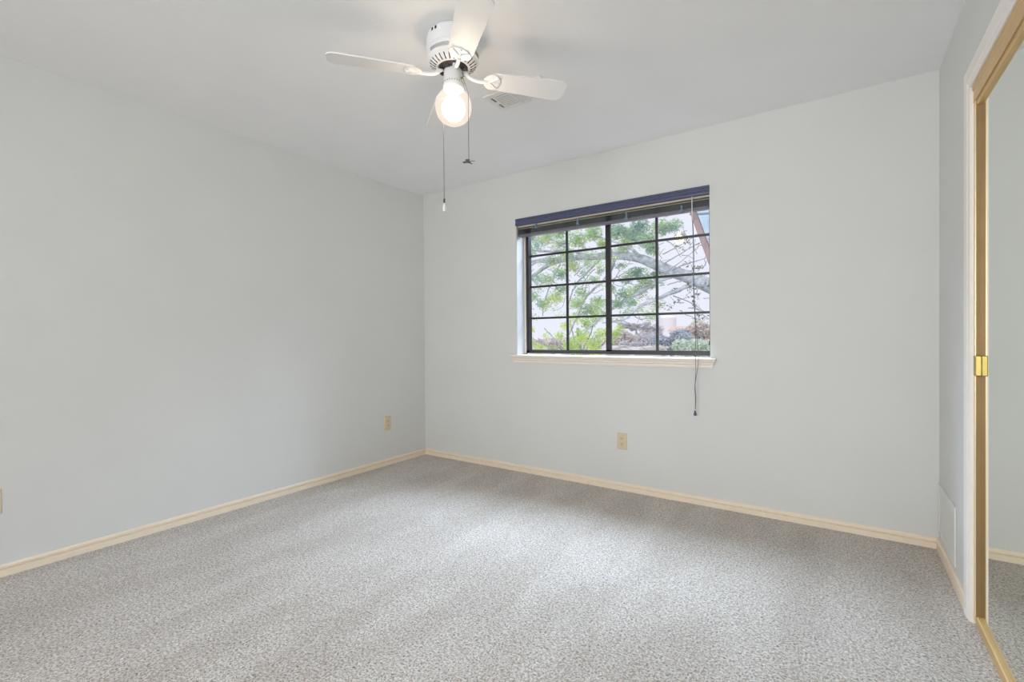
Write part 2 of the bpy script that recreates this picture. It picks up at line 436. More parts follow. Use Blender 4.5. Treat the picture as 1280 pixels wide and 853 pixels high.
def sash(x0, x1, y, rail, right):
    bm = bmesh.new(); z0, z1 = fz0 + .022, fz1 - .03; s = .012
    box(bm, x0, x0 + (0.040 if right else s), y, y + .022, z0, z1)
    box(bm, x1 - s, x1, y, y + .022, z0, z1)
    box(bm, x0, x1, y, y + .022, z0, z0 + rail); box(bm, x0, x1, y, y + .022, z1 - .02, z1)
    fr = obj('window_sash', bm, M_bronze, win)
    gx0, gx1 = x0 + (0.04 if right else s), x1 - s
    bm = bmesh.new(); xc = (x0 + x1) / 2 + (.007 if right else -.002)
    box(bm, xc - .0085, xc + .0085, y + .002, y + .016, z0, z1); obj('muntin', bm, M_bronze, win)
    for zc in (1.2565, 1.5185, 1.777):
        bm = bmesh.new(); box(bm, gx0, gx1, y + .003, y + .015, zc - .008, zc + .008); obj('muntin', bm, M_bronze, win)
    bm = bmesh.new(); box(bm, gx0, gx1, y + .018, y + .021, z0 + .004, z1 - .01); obj('glass_pane', bm, M_pane, win)
sash(fx0 + fw - .01, xm + .004, WY + .020, .006, False)
sash(xm - .019, fx1 - .006, WY + .002, .010, True)
bm = bmesh.new(); box(bm, WX1 - .033, WX1 - .021, WY - .012, WY + .004, 1.035, 1.065); obj('sash_latch', bm, M_dark, win, bevel=.002)
# stool and apron
bm = bmesh.new()
sweep(bm, [(-.128, .955), (.034, .955), (.040, .950), (.040, .944), (.036, .941), (-.128, .941)], (WX0, YB, 0), (WX1, YB, 0), (0, -1, 0))
bm2 = bmesh.new()
sweep(bm2, [(0, .956), (.034, .956), (.040, .951), (.040, .945), (.036, .942), (0, .942)], (-2.236, YB, 0), (-.650, YB, 0), (0, -1, 0))
bm.free()
box(bm2, WX0, WX1, YB, WY + .03, .942, .956)
sl = obj('window_sill', bm2, M_sill, win)
bm = bmesh.new()
AP = [(0, .942), (.032, .942), (.030, .934), (.022, .926), (.021, .917), (.014, .911), (.013, .898), (.010, .890), (0, .890)]
a = [bm.verts.new((-2.230 + (.032 - u) * .9, YB - u, v)) for u, v in AP]
b = [bm.verts.new((-.656 - (.032 - u) * .9, YB - u, v)) for u, v in AP]
for i in range(len(AP)): bm.faces.new((a[i], a[(i + 1) % len(AP)], b[(i + 1) % len(AP)], b[i]))
bm.faces.new(a); bm.faces.new(b)
obj('sill_apron', bm, M_sill, win)

# ------------------------------------------------------------------ window blind, raised
bl = empty('window_blind', (-1.4375, YB, 1.92), 'dark navy horizontal blind raised to the top of the window, with a long pull cord', 'blind')
def lobj(name, bm, m, parent, **k):
    o = obj(name, bm, m, None, **k); o.parent = parent; o.matrix_parent_inverse = Matrix.Translation(parent.location).inverted(); return o
bm = bmesh.new()
VP = [(-.012, 2.062), (.010, 2.062), (.014, 2.058), (.014, 2.050), (.010, 2.046), (.010, 2.034), (.013, 2.028), (.015, 2.018), (.013, 2.009), (.004, 2.007), (-.012, 2.007)]
sweep(bm, VP, (WX0 + .001, YB, 0), (WX1 - .001, YB, 0), (0, -1, 0))
lobj('valance', bm, M_navy, bl)
bm = bmesh.new(); box(bm, WX0 + .008, WX1 - .004, YB + .018, YB + .062, 1.996, 2.052); lobj('headrail', bm, M_head, bl, bevel=.002)
bm = bmesh.new()
for k in range(10):
    z = 1.944 + k * .0050
    n = 6; w2 = .025
    up = [(-w2 + 2 * w2 * i / n, z + .0035 * (1 - (2 * i / n - 1) ** 2)) for i in range(n + 1)]
    prof = up + [(u, v - .0016) for u, v in reversed(up)]
    sweep(bm, prof, (WX0 + .010, YB + .040, 0), (WX1 - .006, YB + .040, 0), (0, -1, 0))
lobj('slat_stack', bm, M_slat, bl)
bm = bmesh.new(); box(bm, WX0 + .010, WX1 - .006, YB + .0145, YB + .055, 1.9815, 1.9840); lobj('lit_slat_strip', bm, M_head, bl)  # added cream strip imitating a daylit line between the slats
bm = bmesh.new(); box(bm, WX0 + .010, WX1 - .006, YB + .015, YB + .065, 1.921, 1.938); lobj('bottom_rail', bm, M_rail, bl, bevel=.004)
for px, py in ((670, 281.5), (722, 277), (783, 270.5), (852, 262)):
    p = at(px, py, YB + .012); bm = bmesh.new()
    lathe(bm, [(.004, p.z + .028), (.010, p.z + .023), (.006, p.z + .004), (.008, p.z - .004), (.016, p.z - .022), (.012, p.z - .027)], 12, c=(p.x, p.y))
    lobj('cord_toggle', bm, M_cordlock, bl, smooth=True)
bm = bmesh.new(); a = at(865, 246, YB - .004); b_ = at(865, 276, YB - .004); tube(bm, [a, b_], .0032, 8); lobj('tilt_wand', bm, M_wand, bl)
cp = [(865.5, 276), (866.5, 310), (866.5, 350), (868, 385), (869.5, 420), (869.3, 448), (869.8, 465), (868.5, 485), (869.3, 500), (868.8, 512)]
bm = bmesh.new()
c1 = catmull([at(x, y, YB - .055 if y > 400 else YB - .02) for x, y in cp], 4); tube(bm, c1, .0016, 6)
cp2 = [(866.2, 276), (867.5, 320), (867.5, 360), (869.5, 400), (871.5, 425), (873, 445), (871.8, 462), (869.0, 480), (869.9, 498), (869.2, 512)]
c2 = catmull([at(x, y, YB - .053 if y > 400 else YB - .02) for x, y in cp2], 4); tube(bm, c2, .0016, 6)
lobj('pull_cord', bm, M_cord, bl)
p = at(868.8, 516.5, YB - .055); bm = bmesh.new()
lathe(bm, [(.003, p.z + .017), (.005, p.z + .012), (.009, p.z - .010), (.0085, p.z - .015), (.006, p.z - .017)], 14, c=(p.x, p.y))
lobj('cord_tassel', bm, M_navy, bl, smooth=True)

# ------------------------------------------------------------------ wall outlets
def outlet(loc, rz, label, w=.074, h=.118):
    root = empty('wall_outlet', loc, label, 'outlet', 'almond wall outlets', rz)
    bm = bmesh.new()
    a = [bm.verts.new((x, 0, z)) for x, z in ((-w / 2, -h / 2), (w / 2, -h / 2), (w / 2, h / 2), (-w / 2, h / 2))]
    i = .005
    b = [bm.verts.new((x, -.0065, z)) for x, z in ((-w / 2 + i, -h / 2 + i), (w / 2 - i, -h / 2 + i), (w / 2 - i, h / 2 - i), (-w / 2 + i, h / 2 - i))]
    bm.faces.new(a); bm.faces.new(b)
    for k in range(4): bm.faces.new((a[k], a[(k + 1) % 4], b[(k + 1) % 4], b[k]))
    obj('face_plate', bm, M_plate, root)
    for zc in (.0195, -.0195):
        bm = bmesh.new()
        pts = []
        for k in range(24):
            t = 2 * PI * k / 24; x, z = .0172 * math.cos(t), .0172 * math.sin(t)
            pts.append((x, max(-.0135, min(.0135, z))))
        f = [bm.verts.new((x, -.006, zc + z)) for x, z in pts]; g = [bm.verts.new((x * .96, -.0085, zc + z * .96)) for x, z in pts]
        bm.faces.new(f); bm.faces.new(g)
        for k in range(24): bm.faces.new((f[k], f[(k + 1) % 24], g[(k + 1) % 24], g[k]))
        r = obj('receptacle', bm, M_plate, root)
        for sx, hh in ((-.0063, .0042), (.0063, .0036)):
            bm = bmesh.new(); box(bm, sx - .0018, sx + .0018, -.0089, -.0080, zc + .003 - hh, zc + .003 + hh); obj('slot', bm, M_slot, r)
        bm = bmesh.new(); box(bm, -.0024, .0024, -.0089, -.0080, zc - .0105, zc - .006); obj('ground_hole', bm, M_slot, r)
    bm = bmesh.new()
    vs = [(.0028 * math.cos(2 * PI * k / 10), .0028 * math.sin(2 * PI * k / 10)) for k in range(10)]
    f = [bm.verts.new((x, -.0064, z)) for x, z in vs]; g = [bm.verts.new((x, -.0075, z)) for x, z in vs]
    bm.faces.new(f); bm.faces.new(g)
    for k in range(10): bm.faces.new((f[k], f[(k + 1) % 10], g[(k + 1) % 10], g[k]))
    obj('screw', bm, M_plate, root)
    return root
outlet((-1.286, YB, .352), 0, 'almond duplex outlet on the back wall below the window')
outlet((XL, 2.776, .362), PI / 2, 'almond duplex outlet on the left wall near the far corner')
outlet((XL, .430, .354), PI / 2, 'almond outlet plate on the left wall cut off by the left edge of the photo')

# ------------------------------------------------------------------ painted return-air grille on right wall
gr = empty('wall_grille', (XR, 3.01, .21), 'wall-coloured perforated vent grille low on the right wall beside the closet casing', 'vent')
y0, y1, z0, z1 = 2.80, 3.218, .078, .342
bm = bmesh.new()
for a in ((y0, y1, z0, z0 + .022), (y0, y1, z1 - .022, z1), (y0, y0 + .022, z0 + .022, z1 - .022), (y1 - .022, y1, z0 + .022, z1 - .022)):
    box(bm, XR - .007, XR, *a)
lobj('grille_frame', bm, M_grille, gr, bevel=.002)
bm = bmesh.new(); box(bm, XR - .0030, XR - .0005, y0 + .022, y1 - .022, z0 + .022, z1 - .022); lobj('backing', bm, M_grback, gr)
bm = bmesh.new()
n = 17; zz0, zz1 = z0 + .022, z1 - .022
for k in range(n + 1):
    zc = zz0 + (zz1 - zz0) * k / n; box(bm, XR - .0034, XR - .0030, y0 + .022, y1 - .022, max(zz0, zc - .0034), min(zz1, zc + .0034))
n = 24
for k in range(n + 1):
    yc = y0 + .022 + (y1 - y0 - .044) * k / n; box(bm, XR - .0037, XR - .0031, max(y0 + .022, yc - .0048), min(y1 - .022, yc + .0048), zz0, zz1)
lobj('perforated_panel', bm, M_grille, gr)

# ------------------------------------------------------------------ ceiling register
vx0, vx1, vy0, vy1 = -1.634, -1.262, 2.098, 2.290
cv = empty('ceiling_vent', ((vx0 + vx1) / 2, (vy0 + vy1) / 2, H), 'white louvred air register on the ceiling behind the right fan blade', 'vent')
bm = bmesh.new(); fwv = .020
for a in ((vx0, vx1, vy0, vy0 + fwv), (vx0, vx1, vy1 - fwv, vy1), (vx0, vx0 + fwv, vy0 + fwv, vy1 - fwv), (vx1 - fwv, vx1, vy0 + fwv, vy1 - fwv)):
    box(bm, a[0], a[1], a[2], a[3], H - .010, H)
lobj('vent_frame', bm, M_vent, cv, bevel=.003)
bm = bmesh.new(); box(bm, vx0 + fwv, vx1 - fwv, vy0 + fwv, vy1 - fwv, H - .0015, H - .0005); lobj('backing', bm, M_ventin, cv)
def fin(bm, x, y, lx, ly, tilt, axis):
    R = Matrix.Translation((x, y, H - .007)) @ Matrix.Rotation(tilt, 4, axis)
    box(bm, -lx / 2, lx / 2, -ly / 2, ly / 2, -.0008, .0008, mat=R)
ix0, ix1, iy0, iy1 = vx0 + fwv, vx1 - fwv, vy0 + fwv, vy1 - fwv
ym = (iy0 + iy1) / 2
e = .030
xd = (ix0 + ix1) / 2 - .035
for xx in (ix0 + e, ix1 - e, xd):
    bm = bmesh.new(); box(bm, xx - .0045, xx + .0045, iy0, iy1, H - .012, H - .002); lobj('divider', bm, M_vent, cv)
bm = bmesh.new()
for k in range(8):
    fin(bm, (ix0 + e + xd) / 2, iy0 + .009 + (iy1 - iy0 - .018) * k / 7, xd - ix0 - e - .007, .0185, math.radians(8), 'X')
lobj('louvre_bank', bm, M_vent, cv)
bm = bmesh.new()
nk = 9
for k in range(nk):
    fin(bm, xd + .012 + (ix1 - e - xd - .024) * k / (nk - 1), ym, .0135, iy1 - iy0, math.radians(-34), 'Y')
lobj('louvre_bank', bm, M_vent, cv)
for xx in (ix0 + e / 2, ix1 - e / 2):
    bm = bmesh.new(); box(bm, xx - e / 2, xx + e / 2, ym - .012, ym + .012, H - .011, H - .004); box(bm, xx - e / 2, xx + e / 2, iy0, iy0 + .012, H - .011, H - .004); box(bm, xx - e / 2, xx + e / 2, iy1 - .012, iy1, H - .011, H - .004)
    box(bm, xx - e / 2, xx - e / 2 + .008, iy0, iy1, H - .010, H - .005); box(bm, xx + e / 2 - .008, xx + e / 2, iy0, iy1, H - .010, H - .005)
    lobj('end_louvre', bm, M_vent, cv)

# ------------------------------------------------------------------ ceiling fan
FX, FY = -1.408, 1.598
fan = empty('ceiling_fan', (FX, FY, H), 'white four-blade hugger ceiling fan with a glowing glass lamp shade and two pull chains', 'ceiling fan')
def fobj(name, bm, m, parent=fan, **k):
    o = obj(name, bm, m, None, **k); o.parent = parent
    if parent is fan: o.location = (0, 0, 0)
    return o
Z = lambda z: z - H
bm = bmesh.new()
lathe(bm, [(.088, 0), (.100, -.002), (.112, -.014), (.116, -.030), (.117, -.070), (.1175, -.078), (.112, -.084), (.1105, -.094), (.1105, -.108), (.113, -.112),
           (.113, -.117), (.104, -.122), (.101, -.130), (.090, -.139), (.072, -.147), (.066, -.148), (.066, -.138), (.02, -.138)], 64)
fobj('motor_housing', bm, M_white, smooth=True)
# mesh band, slots, screw holes in the housing
for q in range(3):
    bm = bmesh.new()
    for k in range(15):
        t = 2 * PI * (q * 30 + k + 3) / 90
        for j in range(4):
            R = Matrix.Rotation(t + (j % 2) * .035, 4, 'Z')
            box(bm, .1095, .1116, -.0020, .0020, -.0965 - j * .0042, -.0940 - j * .0042, mat=R)
    fobj('mesh_band', bm, M_ventin)
bm = bmesh.new()
for k in range(28):
    t = 2 * PI * k / 28 + .1
    a = Vector((.1012, 0, -.1305)); b_ = Vector((.0765, 0, -.1462)); d = (b_ - a).normalized(); up = Vector((d.z, 0, -d.x))
    if up.z > 0: up = -up
    R = Matrix.Rotation(t, 4, 'Z')
    vs = []
    for p_ in (a, b_):
        for s in (-.0022, .0022):
            for h in (-.003, .0016):
                vs.append(bm.verts.new(R @ (p_ + Vector((0, s, 0)) + up * h)))
    for f in ((0, 1, 3, 2), (4, 6, 7, 5), (0, 4, 5, 1), (2, 3, 7, 6), (0, 2, 6, 4), (1, 5, 7, 3)): bm.faces.new([vs[i] for i in f])
fobj('cooling_slots', bm, M_dark)
for k in range(4):
    for dt in (-.085, .085):
        t = k * PI / 2 + math.radians(268) + dt
        R = Matrix.Rotation(t, 4, 'Z'); bm = bmesh.new(); box(bm, .1130, .1170, -.0045, .0045, -.034, -.022, mat=R)
        fobj('screw_hole', bm, M_dark)
bm = bmesh.new(); lathe(bm, [(.064, -.139), (.064, -.150), (.058, -.156), (.040, -.158), (.02, -.158)], 32)
for k in range(8):
    R = Matrix.Rotation(k * PI / 4 + .2, 4, 'Z'); box(bm, .042, .062, -.008, .008, -.162, -.150, mat=R)
fobj('rotor', bm, M_motor)
# blades
BA = math.radians(50.97)
for k in range(4):
    th = BA + k * PI / 2
    R = Matrix.Rotation(th, 4, 'Z')
    pitch = Matrix.Rotation(math.radians(-11.5), 4, 'X')
    T = R @ Matrix.Translation((0, 0, Z(2.262))) @ pitch
    # outline in local x (radial), y
    x0, x1, w0, w1 = .165, .527, .052, .0645
    out = []
    def arc(cx, cy, r, a0, a1, n=7):
        for i in range(n + 1):
            t = a0 + (a1 - a0) * i / n; out.append((cx + r * math.cos(t), cy + r * math.sin(t)))
    arc(x0 + .028, -w0 + .028, .028, PI, 1.5 * PI); arc(x1 - .038, -w1 + .038, .038, 1.5 * PI, 2 * PI)
    arc(x1 - .038, w1 - .038, .038, 0, .5 * PI); arc(x0 + .028, w0 - .028, .028, .5 * PI, PI)
    bm = bmesh.new()
    lo = [bm.verts.new(T @ Vector((x, y, -.003))) for x, y in out]; hi = [bm.verts.new(T @ Vector((x, y, .003))) for x, y in out]
    bm.faces.new(lo); bm.faces.new(hi)
    for i in range(len(out)): bm.faces.new((lo[i], lo[(i + 1) % len(out)], hi[(i + 1) % len(out)], hi[i]))
    bd = fobj('fan_blade', bm, M_blade, bevel=.0012)
    # blade iron: curved arm, forked plate, screws
    bm = bmesh.new()
    arm = [(R @ Vector(p)) for p in ((.050, 0, -.158), (.060, 0, -.165), (.074, 0, -.176), (.092, 0, -.184), (.118, 0, -.187), (.150, 0, -.186))]
    tube(bm, catmull(arm, 4), [.0095] * 9 + [.0085] * 12, 10)
    box(bm, .040, .060, -.011, .011, -.162, -.155, mat=R)
    pl = []
    for i in range(28):
        t = 2 * PI * i / 28; c, s = math.cos(t), math.sin(t)
        rx = .040 if c > 0 else .036
        pl.append((.172 + rx * c, .047 * s * (1 - .25 * max(0, -c)) * (1 if abs(s) > .0 else 1)))
    lo = [bm.verts.new(T @ Vector((x, y, -.0075))) for x, y in pl]; hi = [bm.verts.new(T @ Vector((x, y, -.0032))) for x, y in pl]
    bm.faces.new(lo); bm.faces.new(hi)
    for i in range(28): bm.faces.new((lo[i], lo[(i + 1) % 28], hi[(i + 1) % 28], hi[i]))
    for q in ([(.14, 0), (.172, .006), (.196, .030)], [(.14, 0), (.172, -.006), (.196, -.030)], [(.14, 0), (.17, 0), (.203, 0)]):
        tube(bm, catmull([T @ Vector((x, y, -.0085)) for x, y in q], 4), .0038, 8)
    ir = fobj('blade_iron', bm, M_white, smooth=True)
    bm = bmesh.new()
    for x, y in ((.198, .031), (.198, -.031), (.205, 0)):
        tube(bm, [T @ Vector((x, y, -.007)), T @ Vector((x, y, -.0135))], .0042, 8)
    s_ = obj('screws', bm, M_wand, ir)
# switch housing neck
bm = bmesh.new()
lathe(bm, [(.030, -.155), (.040, -.158), (.0415, -.164), (.0415, -.205), (.0445, -.210), (.0455, -.222), (.0455, -.238), (.042, -.242), (.02, -.242)], 40)
fobj('lamp_neck', bm, M_white, smooth=True)
bm = bmesh.new()
for k in range(26):
    R = Matrix.Rotation(2 * PI * k / 26, 4, 'Z'); box(bm, .0445, .0460, -.0016, .0016, -.219, -.214, mat=R)
fobj('neck_perforations', bm, M_ventin)
# glass shade and bulb
bm = bmesh.new()
lathe(bm, [(.044, -.236), (.047, -.246), (.058, -.258), (.070, -.274), (.0775, -.294), (.080, -.316), (.078, -.338), (.070, -.360), (.056, -.378), (.036, -.390), (.014, -.395), (.002, -.396)], 48, cap=False)
fobj('lamp_shade', bm, M_shade, smooth=True)
bm = bmesh.new()
lathe(bm, [(.013, -.242), (.014, -.262), (.022, -.273), (.040, -.290), (.050, -.310), (.052, -.326), (.047, -.348), (.032, -.366), (.013, -.374), (.001, -.375)], 24)
fobj('light_bulb', bm, M_bulb, smooth=True)
# pull chains
def chain(x, y, z0, z1, pre=None):
    bm = bmesh.new(); pts = (pre or []) + [(x, y, z0), (x, y, z1)]
    tube(bm, pts, .0013, 6)
    zz = z0
    while zz > z1:
        bmesh.ops.create_icosphere(bm, subdivisions=1, radius=.0019, matrix=Matrix.Translation((x, y, zz))); zz -= .0075
    return fobj('pull_chain', bm, M_chain)
RD = Vector((RGT.x, RGT.y)).normalized(); FD = Vector((FWD.x, FWD.y)).normalized()
c = RD * -.056 + FD * .078
ch = chain(c.x, c.y, Z(2.20), Z(1.728), [(c.x * .42, c.y * .42, Z(2.225))])
bm = bmesh.new(); lathe(bm, [(.002, Z(1.742)), (.0042, Z(1.740)), (.0042, Z(1.722)), (.003, Z(1.720))], 12, c=(c.x, c.y)); obj('chain_connector', bm, M_dark, ch)
bm = bmesh.new(); lathe(bm, [(.004, Z(1.7215)), (.005, Z(1.714)), (.0095, Z(1.697)), (.0098, Z(1.690)), (.007, Z(1.682)), (.002, Z(1.680))], 14, c=(c.x, c.y))
o = obj('crystal_fob', bm, M_crystal, ch, smooth=True); o['label'] = 'clear crystal drop at the end of the longer chain'
c = RD * .069 + FD * -.042
pre = [(RD * .034 + FD * -.022).to_3d() + Vector((0, 0, Z(2.243))), (RD * .046 + FD * -.028).to_3d() + Vector((0, 0, Z(2.235)))]
ch = chain(c.x, c.y, Z(2.165), Z(1.872), pre)
bm = bmesh.new()
tube(bm, [(c.x, c.y, Z(1.876)), (c.x, c.y, Z(1.860))], .004, 10)
for k in range(4):
    t = k * PI / 2 + .25; d = Vector((math.cos(t), math.sin(t), 0))
    q = Matrix.Translation((c.x, c.y, Z(1.866))) @ Matrix.Rotation(t, 4, 'Z') @ Matrix.Rotation(.3, 4, 'X')
    box(bm, .003, .027, -.0055, .0055, -.001, .001, mat=q)
o = obj('fan_shaped_fob', bm, M_chain, ch); o['label'] = 'small metal fob shaped like a four-blade fan'
bm = bmesh.new(); q = (RD * .044 + FD * -.026); tube(bm, [(RD * .036 + FD * -.02).to_3d() + Vector((0, 0, Z(2.240))), q.to_3d() + Vector((0, 0, Z(2.238)))], .0045, 10)
obj('chain_spout', bm, M_brass, ch)

# ------------------------------------------------------------------ outdoors
def leaves(bm, centre, rad, n, size, squash=(1, 1, .75), shell=.35):
    C = Vector(centre)
    for _ in range(n):
        d = Vector((random.gauss(0, 1), random.gauss(0, 1), random.gauss(0, 1))).normalized()
        r = rad * (shell + (1 - shell) * random.random() ** .6)
        p = C + Vector((d.x * squash[0], d.y * squash[1], d.z * squash[2])) * r
        u = Vector((random.gauss(0, 1), random.gauss(0, 1), random.gauss(0, .6))).normalized()
        v = u.cross(Vector((random.gauss(0, 1), random.gauss(0, 1), random.gauss(0, 1)))).normalized()
        s = size * random.uniform(.6, 1.3)
        bend = u.cross(v) * s * .15
        a = bm.verts.new(p - u * s); b = bm.verts.new(p + v * s * .42 + bend); c2_ = bm.verts.new(p + u * s); d2 = bm.verts.new(p - v * s * .42 + bend)
        bm.faces.new((a, b, c2_)); bm.faces.new((a, c2_, d2))

def branch(bm, pts, r0, r1, jit=.0):
    c_ = catmull(pts, 5); n = len(c_)
    c_ = [p + Vector((random.uniform(-1, 1), random.uniform(-1, 1), random.uniform(-1, 1))) * jit for p in c_]
    tube(bm, c_, [(r0 + (r1 - r0) * i / (n - 1)) * random.uniform(.94, 1.06) for i in range(n)], 8)

GZ = -4.2
# big shade tree close to the window
TY = 7.6
tree = empty('shade_tree', (3.2, TY + .3, GZ), 'large tree with a thick grey arching limb and loose leafy sprays filling the window view', 'tree')
bm = bmesh.new()
L1 = [(1010, 415, TY + .2), (940, 383, TY), (890, 359, TY), (862, 347, TY), (838, 339, TY), (815, 329, TY), (797, 322.5, TY + .05), (770, 319.5, TY + .1), (745, 321, TY + .2), (722, 322, TY + .3), (700, 326, TY + .3), (680, 335, TY + .3), (655, 354, TY + .2), (630, 372, TY)]
c_ = catmull([at(*p) for p in L1], 5); n = len(c_)
px_r = [.19, .135, .110, .100, .088, .080, .074, .068, .062, .056, .046, .036, .030, .022]
rr = []
for i in range(n):
    f = i / 5; k = min(int(f), len(px_r) - 2); rr.append(px_r[k] + (px_r[k + 1] - px_r[k]) * (f - k))
tube(bm, c_, rr, 12)
tr_top = at(1010, 415, TY + .2)
tube(bm, catmull([(3.2, TY + .3, GZ), (3.1, TY + .3, GZ + 2), (2.9, TY + .25, GZ + 3.6), tr_top], 5), [.34] * 6 + [.28] * 5 + [.22] * 5, 12)
for pts, r0, r1 in (
    ([(725, 322, 7.9), (705, 323, 7.9), (680, 325, 7.85), (652, 327, 7.8), (620, 322, 7.8)], .042, .022),
    ([(735, 320, 7.9), (712, 313, 8.0), (688, 315, 8.1), (655, 311, 8.1), (630, 310, 8.1)], .03, .018),
    ([(690, 330, 7.9), (672, 327, 7.8), (655, 340, 7.7), (640, 350, 7.6)], .025, .014),
    ([(845, 342, 7.6), (826, 350, 7.5), (808, 360, 7.4), (790, 371, 7.3), (768, 384, 7.2), (748, 399, 7.2), (728, 418, 7.1)], .048, .016),
    ([(872, 352, 7.6), (850, 362, 7.4), (826, 372, 7.2), (806, 380, 7.1), (793, 388, 7.0), (785, 397, 7.0), (770, 402, 7.0), (752, 404, 7.0)], .036, .010),
    ([(770, 322, 7.7), (760, 345, 7.8), (742, 362, 7.8), (730, 376, 7.8), (720, 400, 7.8), (708, 425, 7.8)], .028, .014),
    ([(750, 325, 7.8), (735, 340, 7.9), (720, 356, 7.9), (712, 375, 7.9), (708, 395, 7.9)], .020, .010),
    ([(800, 322, 7.6), (790, 312, 7.4), (770, 303, 7.3), (745, 296, 7.3), (715, 292, 7.2)], .03, .012),
    ([(700, 330, 7.8), (690, 352, 7.7), (682, 372, 7.7), (678, 395, 7.7)], .016, .008)):
    branch(bm, [at(*p) for p in pts], r0, r1, .008)
lobj('trunk_and_limbs', bm, M_bark, tree, smooth=True)
bm = bmesh.new()
tw = [[(763, 402), (778, 401), (792, 408), (806, 418), (824, 428)], [(773, 412), (786, 420), (800, 432), (812, 440)], [(764, 431), (776, 433), (790, 438)],
      [(795, 416), (806, 425), (818, 434)], [(842, 370), (858, 376), (872, 384), (884, 392)], [(835, 356), (850, 352), (866, 350), (884, 343)],
      [(824, 346), (845, 332), (862, 318), (880, 302)], [(828, 318), (846, 309), (862, 300), (876, 288)], [(830, 330), (850, 318), (870, 306), (888, 300)],
      [(840, 338), (858, 330), (876, 325), (892, 318)], [(832, 300), (842, 308), (852, 322)], [(770, 345), (780, 352), (795, 356), (812, 352)],
      [(765, 350), (778, 343), (790, 335)], [(660, 345), (668, 352), (676, 362)], [(744, 336), (735, 345), (727, 360)], [(718, 345), (724, 338), (730, 333)],
      [(790, 392), (800, 399), (812, 398), (822, 402)], [(850, 388), (858, 394), (872, 398)], [(690, 300), (705, 306), (720, 300)], [(735, 290), (742, 300), (750, 308)],
      [(775, 338), (768, 350), (764, 362)], [(860, 385), (870, 386), (880, 390)]]
for i, q in enumerate(tw):
    yy = 6.9 + (i % 5) * .15
    branch(bm, [at(x, y, yy) for x, y in q], .009, .004, .006)
for i in range(90):
    x, y = random.uniform(655, 890), random.uniform(280, 400); a = random.uniform(0, 2 * PI); l = random.uniform(8, 22); yy = random.uniform(6.9, 8.2)
    q = [(x, y), (x + l * .5 * math.cos(a), y + l * .5 * math.sin(a) + 1), (x + l * math.cos(a + .3), y + l * math.sin(a + .3))]
    branch(bm, [at(u, v, yy) for u, v in q], .006, .003, .004)
twig_bm = bm
bm = bmesh.new()
def spray(px, py, rpx, n, yy=None, sq=.75, size=.023):
    n = int(n * 2.5); rpx *= 1.12
    yy = yy or random.uniform(7.0, 8.4)
    leaves(bm, at(px, py, yy), rpx * yy / 740, n, size, (1, .8, sq), .1)
for (x, y, r, n) in ((664, 297, 12, 170), (682, 298, 13, 210), (700, 291, 12, 200), (722, 300, 15, 250), (742, 292, 14, 240), (755, 305, 10, 140), (772, 290, 14, 300), (790, 295, 15, 330),
                     (808, 300, 13, 260), (800, 283, 14, 240), (826, 285, 14, 220), (842, 283, 12, 150), (850, 296, 8, 60), (780, 308, 12, 200), (815, 312, 9, 120), (704, 305, 10, 90),
                     (672, 308, 12, 80), (716, 333, 13, 160), (700, 342, 12, 150), (708, 318, 13, 130), (685, 350, 12, 130), (672, 348, 9, 60), (695, 372, 14, 170), (680, 380, 13, 150),
                     (668, 372, 10, 70), (702, 362, 11, 120), (735, 330, 10, 60), (742, 350, 9, 60), (795, 342, 12, 190), (806, 350, 10, 150), (784, 350, 9, 80), (812, 356, 9, 120),
                     (798, 364, 12, 180), (780, 368, 11, 120), (772, 380, 10, 110), (764, 362, 8, 70), (790, 378, 8, 60), (820, 342, 8, 60), (776, 333, 8, 50), (748, 378, 13, 150),
                     (736, 388, 13, 190), (722, 380, 12, 130), (728, 366, 9, 70), (750, 340, 7, 30), (760, 318, 9, 60), (690, 325, 12, 90), (664, 318, 9, 50)):
    spray(x, y, r * 1.15, int(n * 1.0))
for i in range(110):
    spray(random.uniform(655, 830), random.uniform(280, 400), 11, 16)
for f in bm.faces: f.material_index = 0
tmp = bpy.data.meshes.new('twigs'); twig_bm.to_mesh(tmp); twig_bm.free()
nl = len(bm.faces); bm.from_mesh(tmp); bpy.data.meshes.remove(tmp)
bm.faces.ensure_lookup_table()
for f in bm.faces[nl:]: f.material_index = 1
lf = lobj('foliage', bm, M_leaf, tree); lf.data.materials.append(M_twig)
bm = bmesh.new()
for i in range(30):
    spray(random.uniform(825, 890), random.uniform(290, 398), 7, 7, size=.024)
lobj('sparse_leaves', bm, M_leafd, tree)

